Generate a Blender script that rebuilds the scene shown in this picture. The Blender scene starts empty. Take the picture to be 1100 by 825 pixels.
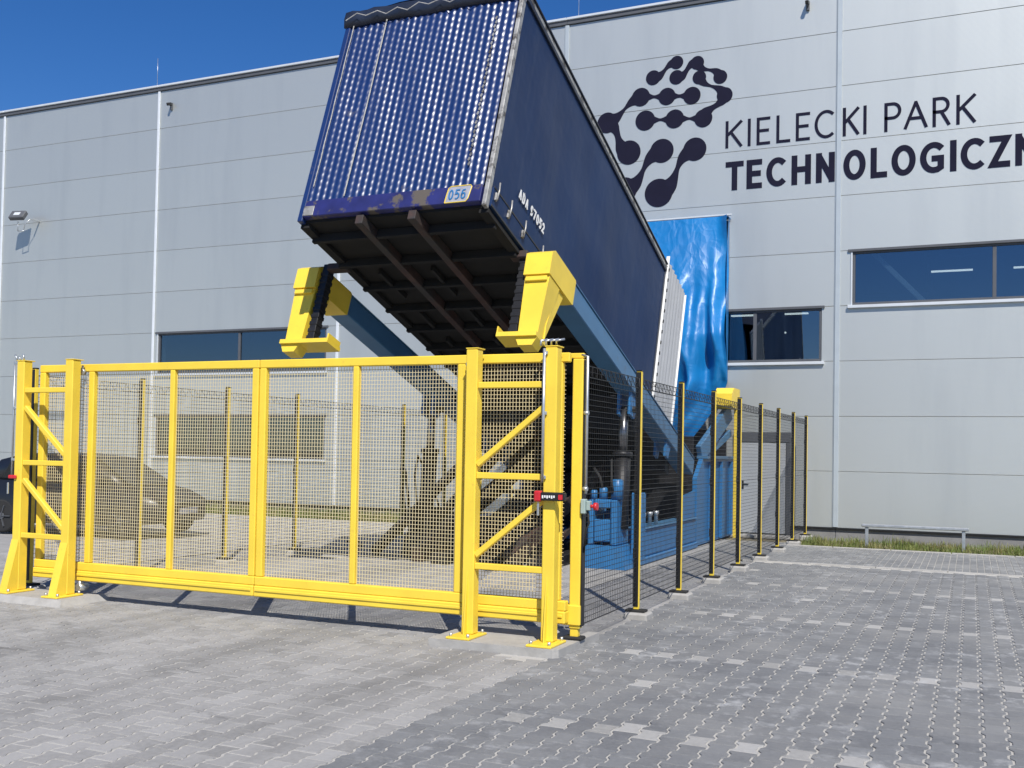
import bpy, bmesh, math, random
from mathutils import Vector, Matrix
random.seed(7)
S = bpy.context.scene
COL = S.collection
rad = math.radians

# ------------------------------------------------------------ camera, sky, sun, exposure
YAW, PITCH, ROLL, FPX, CYPX = -0.418544, 0.025498, -0.017824, 1108.82, 457.2
EYE = Vector((0, 0, 1.64))
fw = Vector((math.sin(YAW)*math.cos(PITCH), math.cos(YAW)*math.cos(PITCH), math.sin(PITCH)))
rt = Vector((math.cos(YAW), -math.sin(YAW), 0)); dn = fw.cross(rt)
cr, sr = math.cos(ROLL), math.sin(ROLL)
rt, dn = cr*rt + sr*dn, -sr*rt + cr*dn
cam = bpy.data.objects.new('camera', bpy.data.cameras.new('camera')); COL.objects.link(cam)
cam.matrix_world = Matrix(((rt.x, -dn.x, -fw.x, EYE.x), (rt.y, -dn.y, -fw.y, EYE.y), (rt.z, -dn.z, -fw.z, EYE.z), (0, 0, 0, 1)))
cam.data.sensor_width = 36; cam.data.sensor_fit = 'HORIZONTAL'
cam.data.lens = 36*FPX/1100; cam.data.shift_y = (CYPX-412.5)/1100
cam.data.clip_end = 3000; cam.data.clip_start = 0.05
S.camera = cam
def project(p):
    v = Vector(p) - EYE; z = v.dot(fw)
    if z < .1: return None
    return 550 + FPX*v.dot(rt)/z, CYPX + FPX*v.dot(dn)/z

TO_SUN = Vector((1.17, -1.82, 2.40)).normalized()
sun = bpy.data.objects.new('sun', bpy.data.lights.new('sun', 'SUN')); COL.objects.link(sun)
sun.data.energy = 4.6; sun.data.angle = rad(0.53); sun.data.color = (1, .95, .87)
sun.rotation_euler = TO_SUN.to_track_quat('Z', 'Y').to_euler()
sun.location = TO_SUN*60
w = bpy.data.worlds.new('World'); S.world = w; w.use_nodes = True
nt = w.node_tree
sky = nt.nodes.new('ShaderNodeTexSky'); sky.sky_type = 'NISHITA'; sky.sun_disc = False
sky.sun_elevation = math.asin(TO_SUN.z); sky.sun_rotation = math.atan2(TO_SUN.x, TO_SUN.y)
sky.altitude = 200; sky.air_density = 1.0; sky.dust_density = .15; sky.ozone_density = 6.0
bg = nt.nodes['Background']; bg.inputs['Strength'].default_value = 0.09
hs = nt.nodes.new('ShaderNodeHueSaturation'); hs.inputs['Saturation'].default_value = 1.25; hs.inputs['Hue'].default_value = .510
nt.links.new(sky.outputs[0], hs.inputs['Color']); nt.links.new(hs.outputs[0], bg.inputs['Color'])
S.view_settings.view_transform = 'Standard'; S.view_settings.look = 'None'
S.view_settings.exposure = 0.28; S.view_settings.gamma = 1; S.view_settings.use_curve_mapping = False
S.render.engine = 'CYCLES'
S.cycles.max_bounces = 8; S.cycles.transparent_max_bounces = 24

# ------------------------------------------------------------ materials
def srgb(r, g, b):
    f = lambda c: c/12.92 if c <= .04045 else ((c+.055)/1.055)**2.4
    return (f(r/255), f(g/255), f(b/255))
class Nodes:
    def __init__(s, name):
        s.m = bpy.data.materials.new(name); s.m.use_nodes = True; s.t = s.m.node_tree
        s.b = s.t.nodes['Principled BSDF']
    def n(s, kind, **kw):
        o = s.t.nodes.new(kind)
        for k, v in kw.items(): setattr(o, k, v)
        return o
    def l(s, a, b): s.t.links.new(a, b)
    def noise(s, co, scale, detail=4, rough=.55):
        o = s.n('ShaderNodeTexNoise'); o.inputs['Scale'].default_value = scale
        o.inputs['Detail'].default_value = detail; o.inputs['Roughness'].default_value = rough
        s.l(co, o.inputs['Vector']); return o.outputs['Fac']
    def ramp(s, fac, a, b, ca=(0, 0, 0), cb=(1, 1, 1)):
        o = s.n('ShaderNodeValToRGB'); e = o.color_ramp.elements
        e[0].position = a; e[0].color = (*ca, 1); e[1].position = b; e[1].color = (*cb, 1)
        s.l(fac, o.inputs[0]); return o.outputs[0]
    def mix(s, fac, a, b, mode='MIX'):
        o = s.n('ShaderNodeMix', data_type='RGBA', blend_type=mode)
        for v, i in ((fac, 0), (a, 6), (b, 7)):
            if hasattr(v, 'links'): s.l(v, o.inputs[i])
            elif i == 0: o.inputs[0].default_value = v
            else: o.inputs[i].default_value = (*v, 1)
        return o.outputs[2]
    def math(s, op, a, b=0):
        o = s.n('ShaderNodeMath', operation=op)
        for v, i in ((a, 0), (b, 1)):
            if hasattr(v, 'links'): s.l(v, o.inputs[i])
            else: o.inputs[i].default_value = v
        return o.outputs[0]
    def bump(s, h, strength, dist=.01):
        o = s.n('ShaderNodeBump'); o.inputs['Strength'].default_value = strength; o.inputs['Distance'].default_value = dist
        s.l(h, o.inputs['Height']); s.l(o.outputs[0], s.b.inputs['Normal'])
    def pos(s): return s.n('ShaderNodeNewGeometry').outputs['Position']
    def obj(s): return s.n('ShaderNodeTexCoord').outputs['Object']
    def rnd(s): return s.n('ShaderNodeObjectInfo').outputs['Random']

def pm(name, col, rough=.5, metal=0, var=.12, scale=3, bump=0, bscale=80, dirt=None, dscale=2, dlo=.55, dhi=.7, spec=.5, coat=0):
    N = Nodes(name); co = N.obj()
    dark = tuple(c*(1-var) for c in col); light = tuple(min(1, c*(1+var)) for c in col)
    c = N.mix(N.ramp(N.noise(co, scale), .3, .7), dark, light)
    if dirt:
        c = N.mix(N.ramp(N.noise(co, dscale, 8, .65), dlo, dhi), c, dirt)
    N.l(c, N.b.inputs['Base Color'])
    N.b.inputs['Roughness'].default_value = rough; N.b.inputs['Metallic'].default_value = metal
    N.b.inputs['Specular IOR Level'].default_value = spec; N.b.inputs['Coat Weight'].default_value = coat
    if bump: N.bump(N.noise(co, bscale), bump)
    return N.m

M = {}
M['yellow'] = pm('yellow paint', (.82, .59, .055), .42, var=.08, scale=2.2, dirt=(.50, .36, .07), dscale=16, dlo=.60, dhi=.95, bump=.08, bscale=60)
M['yellow_wire'] = pm('pale wire', (.70, .60, .36), .45, var=.05)
M['black'] = pm('black paint', (.012, .012, .013), .45, var=.2)
M['galv'] = pm('galvanised steel', (.52, .54, .55), .38, .75, var=.12, scale=14)
M['blue_paint'] = pm('blue machine paint', (.028, .155, .36), .4, var=.1, dirt=(.05, .09, .13), dscale=3, dlo=.56, dhi=.8)
M['arm_blue'] = pm('arm steel blue', (.06, .165, .30), .42, var=.08, dirt=(.08, .11, .14), dscale=2.5, dlo=.6, dhi=.85)
M['dark_steel'] = pm('dark greasy steel', (.016, .016, .018), .5, .2, var=.4, scale=6)
M['rust_beam'] = pm('brown primer steel', (.05, .025, .02), .7, var=.3, scale=5, dirt=(.03, .027, .026), dscale=3, dlo=.4, dhi=.6)
M['under_black'] = pm('underbody black', (.008, .0078, .0078), .9, var=.35, scale=4)
M['concrete'] = pm('concrete', (.36, .35, .33), .9, var=.12, scale=7, bump=.3, bscale=60, dirt=(.27, .26, .24), dscale=4, dlo=.5, dhi=.75)
M['red'] = pm('red plastic', (.55, .02, .03), .4)
M['grey_plastic'] = pm('grey green plastic', (.30, .38, .36), .5)
M['white'] = pm('white paint', (.78, .78, .76), .5, var=.05, dirt=(.4, .4, .4), dscale=5, dlo=.6, dhi=.8)
M['rubber'] = pm('black rubber', (.018, .018, .018), .8)
M['navy_sign'] = pm('navy sign foil', (.010, .010, .026), .8, var=.1, spec=.15)
M['grass'] = pm('grass blades', (.10, .14, .025), .7, var=.45, scale=.8, dirt=(.22, .19, .07), dscale=1.5, dlo=.45, dhi=.65)
M['soil'] = pm('dry soil', (.20, .17, .11), .95, var=.3, scale=6, bump=.5, bscale=20)
M['car_paint'] = pm('dark car paint', (.010, .011, .014), .4, 0, var=.1, coat=.15)
M['car_glass'] = pm('dark car glass', (.01, .012, .014), .12)
M['dark_chrome'] = pm('oily piston chrome', (.20, .20, .21), .3, .9)
M['chrome'] = pm('chrome', (.7, .7, .7), .2, 1)
M['redlamp'] = pm('tail lamp red', (.3, .01, .01), .2)
M['door_grey'] = pm('door light grey', (.40, .42, .44), .5, var=.04)
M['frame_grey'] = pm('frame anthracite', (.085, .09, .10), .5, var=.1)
M['sill'] = pm('sill pale metal', (.62, .65, .67), .4, .2, var=.05)
M['strip_white'] = pm('joint cover white', (.74, .77, .79), .35, .2, var=.05)
M['strip_grey'] = pm('joint cover grey', (.43, .48, .51), .45, .2, var=.05)
M['plinth'] = pm('plinth grey', (.20, .20, .20), .85, var=.12, scale=4, bump=.2)
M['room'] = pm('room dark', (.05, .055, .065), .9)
M['brace'] = pm('pale brace paint', (.55, .62, .66), .5)
M['plate_dull'] = pm('dull number patch', (.30, .31, .36), .6, var=.2, scale=20)
M['rope'] = pm('grey rope', (.40, .39, .36), .9, var=.3, scale=20)
M['tarp_dark'] = pm('dark roof tarp', (.012, .018, .035), .45, var=.4, scale=3, bump=.6, bscale=9)
M['alu_worn'] = pm('worn aluminium edge', (.42, .41, .38), .5, .5, var=.25, scale=9, dirt=(.10, .09, .08), dscale=7, dlo=.5, dhi=.62)
M['door_ribbed'] = pm('white ribbed door', (.36, .37, .385), .45, .1, var=.06, dirt=(.25, .24, .22), dscale=3, dlo=.6, dhi=.85)
M['tail_rail'] = pm('scuffed violet blue rail', (.015, .019, .115), .5, var=.25, scale=4, dirt=(.10, .085, .07), dscale=3.2, dlo=.53, dhi=.58)

def emit(name, col, st):
    N = Nodes(name); N.b.inputs['Emission Color'].default_value = (*col, 1); N.b.inputs['Emission Strength'].default_value = st
    return N.m
M['tube_light'] = emit('fluorescent tube', (1, .96, .88), 2.2)

def wall_mat():
    N = Nodes('pale grey coated panel'); co = N.pos()
    base = N.mix(N.rnd(), (.545, .565, .545), (.565, .585, .56))
    st = N.n('ShaderNodeMapping'); st.inputs['Scale'].default_value = (1.2, 1, .15); N.l(co, st.inputs[0])
    c = N.mix(N.math('MULTIPLY', N.ramp(N.noise(st.outputs[0], 1.3, 6), .5, .8), .35), base, (.40, .425, .43))
    N.l(c, N.b.inputs['Base Color'])
    N.b.inputs['Roughness'].default_value = .46; N.b.inputs['Metallic'].default_value = .62
    wv = N.n('ShaderNodeTexWave', bands_direction='Z'); wv.inputs['Scale'].default_value = 14
    N.l(co, wv.inputs['Vector'])
    h = N.math('ADD', N.math('MULTIPLY', wv.outputs['Fac'], .35), N.noise(co, 1.2, 2))
    N.bump(h, .12, .01)
    return N.m
M['wall'] = wall_mat()

def glass_mat():
    N = Nodes('coated window glass'); t = N.t
    g = N.n('ShaderNodeBsdfGlossy'); g.inputs['Color'].default_value = (.75, .85, 1, 1); g.inputs['Roughness'].default_value = .015
    tr = N.n('ShaderNodeBsdfTransparent'); tr.inputs['Color'].default_value = (.46, .52, .55, 1)
    mx = N.n('ShaderNodeMixShader'); mx.inputs[0].default_value = .17
    N.l(tr.outputs[0], mx.inputs[1]); N.l(g.outputs[0], mx.inputs[2])
    bp = N.n('ShaderNodeBump'); bp.inputs['Strength'].default_value = .03; N.l(N.noise(N.pos(), .8, 1), bp.inputs['Height'])
    N.l(bp.outputs[0], g.inputs['Normal'])
    N.l(mx.outputs[0], t.nodes['Material Output'].inputs['Surface'])
    return N.m
M['glass'] = glass_mat()

def paver_mat(name, a, b, dust, dusty, tracks=False):
    N = Nodes(name); co = N.pos()
    at = N.n('ShaderNodeAttribute', attribute_name='tone').outputs['Fac']
    tone = N.math('FRACT', N.math('ADD', at, N.rnd()))
    c = N.mix(tone, a, b)
    c = N.mix(N.math('MULTIPLY', N.ramp(N.noise(co, 28, 5, .7), .35, .75), .35), c, tuple(x*1.45 for x in b))
    d = N.ramp(N.noise(co, .9, 7, .62), dusty[0], dusty[1])
    c = N.mix(N.math('MULTIPLY', d, dusty[2]), c, dust)
    if tracks:   # tyre grime bending through the gate, oily spots
        mp = N.n('ShaderNodeMapping'); mp.inputs['Rotation'].default_value = (0, 0, rad(-24)); mp.inputs['Scale'].default_value = (.95, .12, 1); N.l(co, mp.inputs[0])
        tr = N.ramp(N.noise(mp.outputs[0], 1.5, 5, .6), .47, .68)
        c = N.mix(N.math('MULTIPLY', tr, .5), c, (.115, .113, .11))
        mp2 = N.n('ShaderNodeMapping'); mp2.inputs['Scale'].default_value = (.5, 1.6, 1); mp2.inputs['Rotation'].default_value = (0, 0, rad(12)); N.l(co, mp2.inputs[0])
        c = N.mix(N.math('MULTIPLY', N.ramp(N.noise(mp2.outputs[0], 2.3, 6, .65), .63, .72), .6), c, (.08, .08, .08))
    else:        # scattered lime bloom
        c = N.mix(N.math('MULTIPLY', N.ramp(N.noise(co, 5.2, 6, .7), .52, .70), N.ramp(N.noise(co, .8, 3), .40, .62)), c, (.43, .435, .435))
    N.l(c, N.b.inputs['Base Color']); N.b.inputs['Roughness'].default_value = .82
    N.b.inputs['Specular IOR Level'].default_value = .35
    N.bump(N.noise(co, 220, 3, .7), .35, .004)
    return N.m
M['pav_nat'] = paver_mat('natural grey paver', (.215, .212, .206), (.325, .32, .31), (.35, .342, .33), (.42, .70, .55), True)
M['pav_dark'] = paver_mat('graphite paver', (.128, .132, .138), (.178, .183, .188), (.27, .268, .26), (.42, .68, .6))
M['pav_light'] = paver_mat('pale accent paver', (.235, .232, .222), (.36, .355, .34), (.45, .44, .42), (.4, .7, .4))

def sand_mat():
    N = Nodes('joint sand'); co = N.pos()
    c = N.mix(N.noise(co, 40, 4), (.33, .318, .29), (.52, .505, .47))
    # far away, the same pavers as a fine pattern
    br = N.n('ShaderNodeTexBrick'); br.inputs['Scale'].default_value = 1; br.inputs['Brick Width'].default_value = .2; br.inputs['Row Height'].default_value = .142
    br.inputs['Mortar Size'].default_value = .004
    br.inputs['Color1'].default_value = (.27, .265, .255, 1); br.inputs['Color2'].default_value = (.33, .325, .315, 1); br.inputs['Mortar'].default_value = (.45, .44, .40, 1)
    N.l(co, br.inputs['Vector'])
    N.l(c, N.b.inputs['Base Color']); N.b.inputs['Roughness'].default_value = .95
    N.bump(N.noise(co, 300, 2), .4, .003)
    return N.m, br, N
M['sand'] = sand_mat()[0]
def far_mat():
    N = Nodes('distant paving'); co = N.pos()
    br = N.n('ShaderNodeTexBrick'); br.inputs['Scale'].default_value = 1; br.inputs['Brick Width'].default_value = .2; br.inputs['Row Height'].default_value = .142
    br.inputs['Mortar Size'].default_value = .004
    br.inputs['Color1'].default_value = (.25, .247, .24, 1); br.inputs['Color2'].default_value = (.31, .305, .295, 1); br.inputs['Mortar'].default_value = (.42, .41, .38, 1)
    N.l(co, br.inputs['Vector'])
    c = N.mix(N.math('MULTIPLY', N.ramp(N.noise(co, .5, 6), .4, .7), .5), br.outputs['Color'], (.36, .35, .33))
    N.l(c, N.b.inputs['Base Color']); N.b.inputs['Roughness'].default_value = .9
    return N.m
M['far_paving'] = far_mat()

def trailer_side():
    N = Nodes('navy side tarpaulin'); co = N.obj()
    c = N.mix(N.ramp(N.noise(co, .7, 3), .3, .75), (.007, .024, .078), (.011, .033, .098))
    mp = N.n('ShaderNodeMapping'); mp.inputs['Scale'].default_value = (1, 5, .35); N.l(co, mp.inputs[0])
    c = N.mix(N.math('MULTIPLY', N.ramp(N.noise(mp.outputs[0], 1.4, 6, .65), .5, .85), .35), c, (.055, .075, .125))
    N.l(c, N.b.inputs['Base Color']); N.b.inputs['Roughness'].default_value = .50; N.b.inputs['Specular IOR Level'].default_value = .16
    N.bump(N.noise(co, 1.1, 3), .35, .08)
    return N.m
M['trailer_side'] = trailer_side()
def trailer_front():
    N = Nodes('glossy blue pressed sheet'); co = N.obj()
    c = N.mix(N.noise(co, 1.5, 4), (.007, .024, .10), (.011, .033, .13))
    c = N.mix(N.math('MULTIPLY', N.ramp(N.noise(co, 5, 8, .7), .60, .72), .5), c, (.16, .15, .15))
    N.l(c, N.b.inputs['Base Color']); N.b.inputs['Roughness'].default_value = .34; N.b.inputs['Metallic'].default_value = .0
    N.b.inputs['Coat Weight'].default_value = .30; N.b.inputs['Coat Roughness'].default_value = .38; N.b.inputs['Coat IOR'].default_value = 1.5
    return N.m
M['trailer_front'] = trailer_front()
def tarp_mat():
    N = Nodes('bright blue tarpaulin'); co = N.obj()
    c = N.mix(N.ramp(N.noise(co, 1.1, 3), .3, .7), (.003, .145, .40), (.005, .18, .47))
    N.l(c, N.b.inputs['Base Color']); N.b.inputs['Roughness'].default_value = .42
    N.b.inputs['Coat Weight'].default_value = .05; N.b.inputs['Coat Roughness'].default_value = .2
    def crease(sc, sz):
        mp = N.n('ShaderNodeMapping'); mp.inputs['Scale'].default_value = (1, 1, sz); N.l(co, mp.inputs[0])
        v = N.n('ShaderNodeTexVoronoi', feature='F1', distance='MANHATTAN'); v.inputs['Scale'].default_value = sc
        off = N.n('ShaderNodeVectorMath', operation='ADD'); nz_ = N.n('ShaderNodeTexNoise'); nz_.inputs['Scale'].default_value = 1.3; N.l(mp.outputs[0], nz_.inputs['Vector'])
        N.l(mp.outputs[0], off.inputs[0]); N.l(nz_.outputs['Color'], off.inputs[1]); N.l(off.outputs[0], v.inputs['Vector']); return v.outputs['Distance']
    h = N.math('ADD', crease(2.2, .45), N.math('MULTIPLY', crease(5.5, .7), .35))
    N.bump(h, .40, .045)
    return N.m
M['tarp'] = tarp_mat()

# ------------------------------------------------------------ builders
def box(bm, x0, x1, y0, y1, z0, z1, b=0, mat=None):
    v = bmesh.ops.create_cube(bm, size=1)['verts']
    for q in v:
        q.co = Vector((x0+(q.co.x+.5)*(x1-x0), y0+(q.co.y+.5)*(y1-y0), z0+(q.co.z+.5)*(z1-z0)))
    if b:
        e = list({e for q in v for e in q.link_edges})
        r = bmesh.ops.bevel(bm, geom=e, offset=b, segments=1, affect='EDGES')
        v = list({q for f in r['faces'] for q in f.verts} | {q for q in v if q.is_valid})
    if mat is not None: bmesh.ops.transform(bm, matrix=mat, verts=v)
    return v
def bar(bm, p, q, wd, ht, b=0, up=(0, 0, 1)):
    p, q = Vector(p), Vector(q); d = q-p; L = d.length; y = d.normalized(); u = Vector(up)
    x = y.cross(u)
    if x.length < 1e-4: x = y.cross(Vector((1, 0, 0)))
    x.normalize(); z = x.cross(y)
    m = Matrix(((x.x, y.x, z.x, p.x), (x.y, y.y, z.y, p.y), (x.z, y.z, z.z, p.z), (0, 0, 0, 1)))
    return box(bm, -wd/2, wd/2, 0, L, -ht/2, ht/2, b, m)
def tube(bm, pts, r, n=8, cap=True):
    pts = [Vector(p) for p in pts]; rings = []
    ref = None
    for i, p in enumerate(pts):
        t = (pts[min(i+1, len(pts)-1)]-pts[max(i-1, 0)]).normalized()
        if ref is None: ref = t.orthogonal().normalized()
        ref = (ref - t*ref.dot(t))
        if ref.length < 1e-5: ref = t.orthogonal()
        ref.normalize(); s2 = t.cross(ref)
        rr = r[i] if isinstance(r, (list, tuple)) else r
        rings.append([bm.verts.new(p + (ref*math.cos(2*math.pi*k/n)+s2*math.sin(2*math.pi*k/n))*rr) for k in range(n)])
    for a, b in zip(rings, rings[1:]):
        for k in range(n):
            f = bm.faces.new((a[k], a[(k+1) % n], b[(k+1) % n], b[k])); f.smooth = n > 5
    if cap:
        bm.faces.new(rings[0][::-1]); bm.faces.new(rings[-1])
def prism(bm, poly, axis, a, b):
    """extrude a 2D polygon along axis: 'x' takes (y,z), 'y' takes (x,z), 'z' takes (x,y)"""
    mk = {'x': lambda p, t: (t, p[0], p[1]), 'y': lambda p, t: (p[0], t, p[1]), 'z': lambda p, t: (p[0], p[1], t)}[axis]
    A = [bm.verts.new(mk(p, a)) for p in poly]; B = [bm.verts.new(mk(p, b)) for p in poly]
    n = len(poly); fs = [bm.faces.new(A), bm.faces.new(B[::-1])]
    for i in range(n): fs.append(bm.faces.new((A[i], B[i], B[(i+1) % n], A[(i+1) % n])))
    bmesh.ops.recalc_face_normals(bm, faces=fs)
def mesh_of(name, bm, mat):
    me = bpy.data.meshes.new(name); bm.to_mesh(me); bm.free()
    for m in (mat if isinstance(mat, (list, tuple)) else [mat]): me.materials.append(M[m])
    return me
def put(name, data, parent=None, loc=(0, 0, 0), rot=(0, 0, 0)):
    o = bpy.data.objects.new(name, data); COL.objects.link(o)
    o.parent = parent; o.location = loc; o.rotation_euler = rot
    return o
def part(name, mat, parent, fn, loc=(0, 0, 0), rot=(0, 0, 0)):
    bm = bmesh.new(); fn(bm); return put(name, mesh_of(name, bm, mat), parent, loc, rot)
def bx(name, mat, parent, x0, x1, y0, y1, z0, z1, b=.004):
    return part(name, mat, parent, lambda bm: box(bm, x0, x1, y0, y1, z0, z1, b))
def thing(name, label, cat, group=None, loc=(0, 0, 0), rot=(0, 0, 0)):
    o = put(name, None, None, loc, rot); o['label'] = label; o['category'] = cat; o.empty_display_size = .2
    if group: o['group'] = group
    return o
def tag(o, label, cat, group=None):
    o['label'] = label; o['category'] = cat
    if group: o['group'] = group
    return o
def struct(name, mat, fn):
    o = part(name, mat, None, fn); o['kind'] = 'structure'; return o
def sheet(bm, x0, x1, y0, y1, z):
    bm.faces.new([bm.verts.new(p) for p in ((x0, y0, z), (x1, y0, z), (x1, y1, z), (x0, y1, z))])

# ------------------------------------------------------------ ground
struct('ground', 'soil', lambda bm: sheet(bm, -400, 400, -400, 400, -.06))
def _far(bm):
    sheet(bm, -60, -3.1, -30, 20.6, -.030)
    sheet(bm, -3.1, 30, -30, 16.44, -.030)
struct('yard', 'far_paving', _far)
pave = struct('pavement', 'sand', lambda bm: (sheet(bm, -13.2, -3.09, 2.5, 14.4, -.0048), sheet(bm, -3.09, 5.2, 2.5, 16.44, -.0065), sheet(bm, -3.4, 6.2, 16.56, 19.66, -.0065)))

PX, PY = .1425, .2
HALF = [(-.0825, .1), (-.0825, .068), (-.06, .034), (-.06, -.034), (-.0825, -.068), (-.0825, -.1), (.0825, -.1), (.0825, -.068), (.06, -.034), (.06, .034), (.0825, .068), (.0825, .1)]
def inset(poly, d):
    n = len(poly); out = []
    for i in range(n):
        a, b, c = Vector(poly[i-1]), Vector(poly[i]), Vector(poly[(i+1) % n])
        e1 = (b-a).normalized(); e2 = (c-b).normalized()
        n1 = Vector((-e1.y, e1.x)); n2 = Vector((-e2.y, e2.x))
        bis = (n1+n2); bis = bis/bis.dot(n1) if abs(bis.dot(n1)) > 1e-6 else n1
        out.append((b.x+bis.x*d, b.y+bis.y*d))
    return out
P_TOP, P_LOW = inset(HALF, .0085), inset(HALF, .0045)
R_TOP, R_LOW = inset([(-.05, .1), (-.05, -.1), (.05, -.1), (.05, .1)], .0055), inset([(-.05, .1), (-.05, -.1), (.05, -.1), (.05, .1)], .003)
def paver_geo(V, F, T, cx, cy, dz, tilt, top, low, tone, rot=0):
    i0 = len(V); n = len(top)
    for (x, y) in top: V.append((cx+x, cy+y, dz + tilt[0]*x + tilt[1]*y))
    for (x, y) in low: V.append((cx+x, cy+y, -.013))
    F.append(tuple(range(i0, i0+n))); T.append(tone)
    for k in range(n):
        F.append((i0+k, i0+n+k, i0+n+(k+1) % n, i0+(k+1) % n)); T.append(tone)
def paver_mesh(name, V, F, T, mat):
    me = bpy.data.meshes.new(name); me.from_pydata(V, [], F); me.materials.append(M[mat])
    at = me.attributes.new('tone', 'FLOAT', 'FACE'); at.data.foreach_set('value', T)
    return me
cells = []
LIGHT_Y = (5.9, 8.3, 10.7, 13.5)
i0, i1 = math.floor(-13.1/PX), math.floor(5.1/PX)
BX = round(-3.10/PX)
for i in range(i0, i1):
    off = (i % 2)*.5
    for j in range(math.floor(2.6/PY), math.floor(16.3/PY)):
        x, y = i*PX, (j+.5+off)*PY
        if i <= BX and y > 14.3: continue
        if i <= BX: mt = 'pav_nat'
        else:
            mt = 'pav_dark'
            if i % 2 == 0 and any(abs(y-ly) < .1 for ly in LIGHT_Y) and x > -2.75: mt = 'pav_light'
            elif random.random() < .002: mt = 'pav_light'
        if abs(x+3.27) < .24+(.0) and 7.55 < y < 8.55: continue
        cells.append((x, y, mt, 'p'))
for i in range(-34, 62):
    for j in range(0, 15):
        cells.append((i*.1+.05, 16.58+.2*j+.1+.003, 'pav_dark', 'r'))
def view_key(c):
    p = project((c[0], c[1], 0))
    if p is None or not (8 < p[0] < 1092 and 600 < p[1] < 818): return None
    return (Vector((c[0], c[1], 0))-EYE).length
vis = sorted(((view_key(c), k) for k, c in enumerate(cells) if view_key(c) is not None))
single = {k for d, k in vis[:300]}
proto = {}
for mt in ('pav_nat', 'pav_dark', 'pav_light'):
    for q in range(4):
        V, F, T = [], [], []
        paver_geo(V, F, T, 0, 0, 0, (random.uniform(-.012, .012), random.uniform(-.01, .01)), P_TOP, P_LOW, 0)
        proto[mt, q] = paver_mesh('paver', V, F, T, mt)
bulk = {m: ([], [], []) for m in ('pav_nat', 'pav_dark', 'pav_light')}
for k, (x, y, mt, kind) in enumerate(cells):
    dz = random.gauss(0, .0012)
    if k in single and kind == 'p':
        put('paver', proto[mt, random.randrange(4)], pave, (x, y, dz))
    else:
        V, F, T = bulk[mt]
        paver_geo(V, F, T, x, y, dz, (random.uniform(-.012, .012), random.uniform(-.01, .01)), *((P_TOP, P_LOW) if kind == 'p' else (R_TOP, R_LOW)), random.random())
for m, (V, F, T) in bulk.items():
    o = put('paver_field', paver_mesh('paver_field', V, F, T, m), pave); o['kind'] = 'stuff'
# flush kerb between the two paving patterns, in metre-long stones
for k in range(9):
    bx('kerb_stone', 'concrete', pave, -3.3+k*1.0+.006, -2.3+k*1.0-.006, 16.452, 16.556, -.05, .004+random.gauss(0, .002), .006)
for k in range(9):
    bx('edging_stone', 'concrete', pave, -3.3+k*1.0+.006, -2.3+k*1.0-.006, 19.67, 19.74, -.05, .012, .006)

def grass(bm):
    def blade(x, y, h, a, ln, wd):
        d = Vector((math.cos(a), math.sin(a), 0)); s = Vector((-d.y, d.x, 0))*wd
        b = Vector((x, y, -.055)); m = b+d*ln*.35+Vector((0, 0, h*.65)); t = b+d*ln+Vector((0, 0, h))
        v = [bm.verts.new(p) for p in (b-s, b+s, m+s*.7, m-s*.7, t)]
        bm.faces.new(v[:4]); bm.faces.new((v[3], v[2], v[4]))
    for k in range(15000):
        x = random.uniform(-3.0, 5.5); y = 19.76 + 2.0*random.random()**1.2
        cl = .5+.5*math.sin(x*2.1+1)*math.sin(x*5.3+y*2)
        if random.random() > .35+.65*cl: continue
        blade(x, y, random.uniform(.05, .13)+.13*cl*random.random()**2, random.uniform(0, 6.28), random.uniform(.02, .09), random.uniform(.003, .006))
    for k in range(9000):
        x = random.uniform(-27, -8.2); y = 20.65+1.3*random.random()
        blade(x, y, random.uniform(.10, .28), random.uniform(0, 6.28), random.uniform(.03, .1), random.uniform(.006, .012))
g = part('grass', 'grass', None, grass); g['kind'] = 'stuff'; g['label'] = 'dry grass and weeds along the foot of the hall'; g['category'] = 'grass'

# ------------------------------------------------------------ hall
W = 22.0
hall = thing('industrial_hall', 'large pale grey industrial hall clad in long horizontal panels', 'building', loc=(-10, W, 0))
hx = lambda x: x+10
ZJ = [.21, 1.36, 2.485, 3.62, 4.755, 5.885, 7.03, 8.17, 9.31, 10.45, 11.50]
XJ = [-38.8, -32.76, -26.72, -20.70, -14.66, -8.56, -2.52, 3.52, 9.56]
HOLES = [(-20.52, -15.0, 3), (-20.52, -15.0, 1), (-5.6, -2.83, 3), (-2.23, 3.0, 4)]
def panel(x0, x1, z0, z1):
    bx('wall_panel', 'wall', hall, hx(x0), hx(x1), 0, .08, z0+.0035, z1-.0035, .004)
for a, b in zip(XJ, XJ[1:]):
    for r in range(10):
        x0, x1 = a+.012, b-.012
        h = [q for q in HOLES if q[2] == r and q[0] < x1 and q[1] > x0]
        if h:
            q = h[0]
            if q[0] > x0+.02: panel(x0, q[0], ZJ[r], ZJ[r+1])
            if q[1] < x1-.02: panel(q[1], x1, ZJ[r], ZJ[r+1])
        else: panel(x0, x1, ZJ[r], ZJ[r+1])
def core(bm):   # dark structure behind the cladding, with the window openings left free
    zs = [-.3]+ZJ[1:]
    for r in range(10):
        xs = [-38.8]+sorted(v for q in HOLES if q[2] == r for v in q[:2])+[9.56]
        for k in range(0, len(xs), 2): box(bm, hx(xs[k]), hx(xs[k+1]), .085, .30, zs[r], zs[r+1]-.0005)
part('wall_core', 'strip_grey', hall, core)
part('roof', 'frame_grey', hall, lambda bm: box(bm, hx(-38.8), hx(9.56), .31, 40, 11.0, 11.45))
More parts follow.
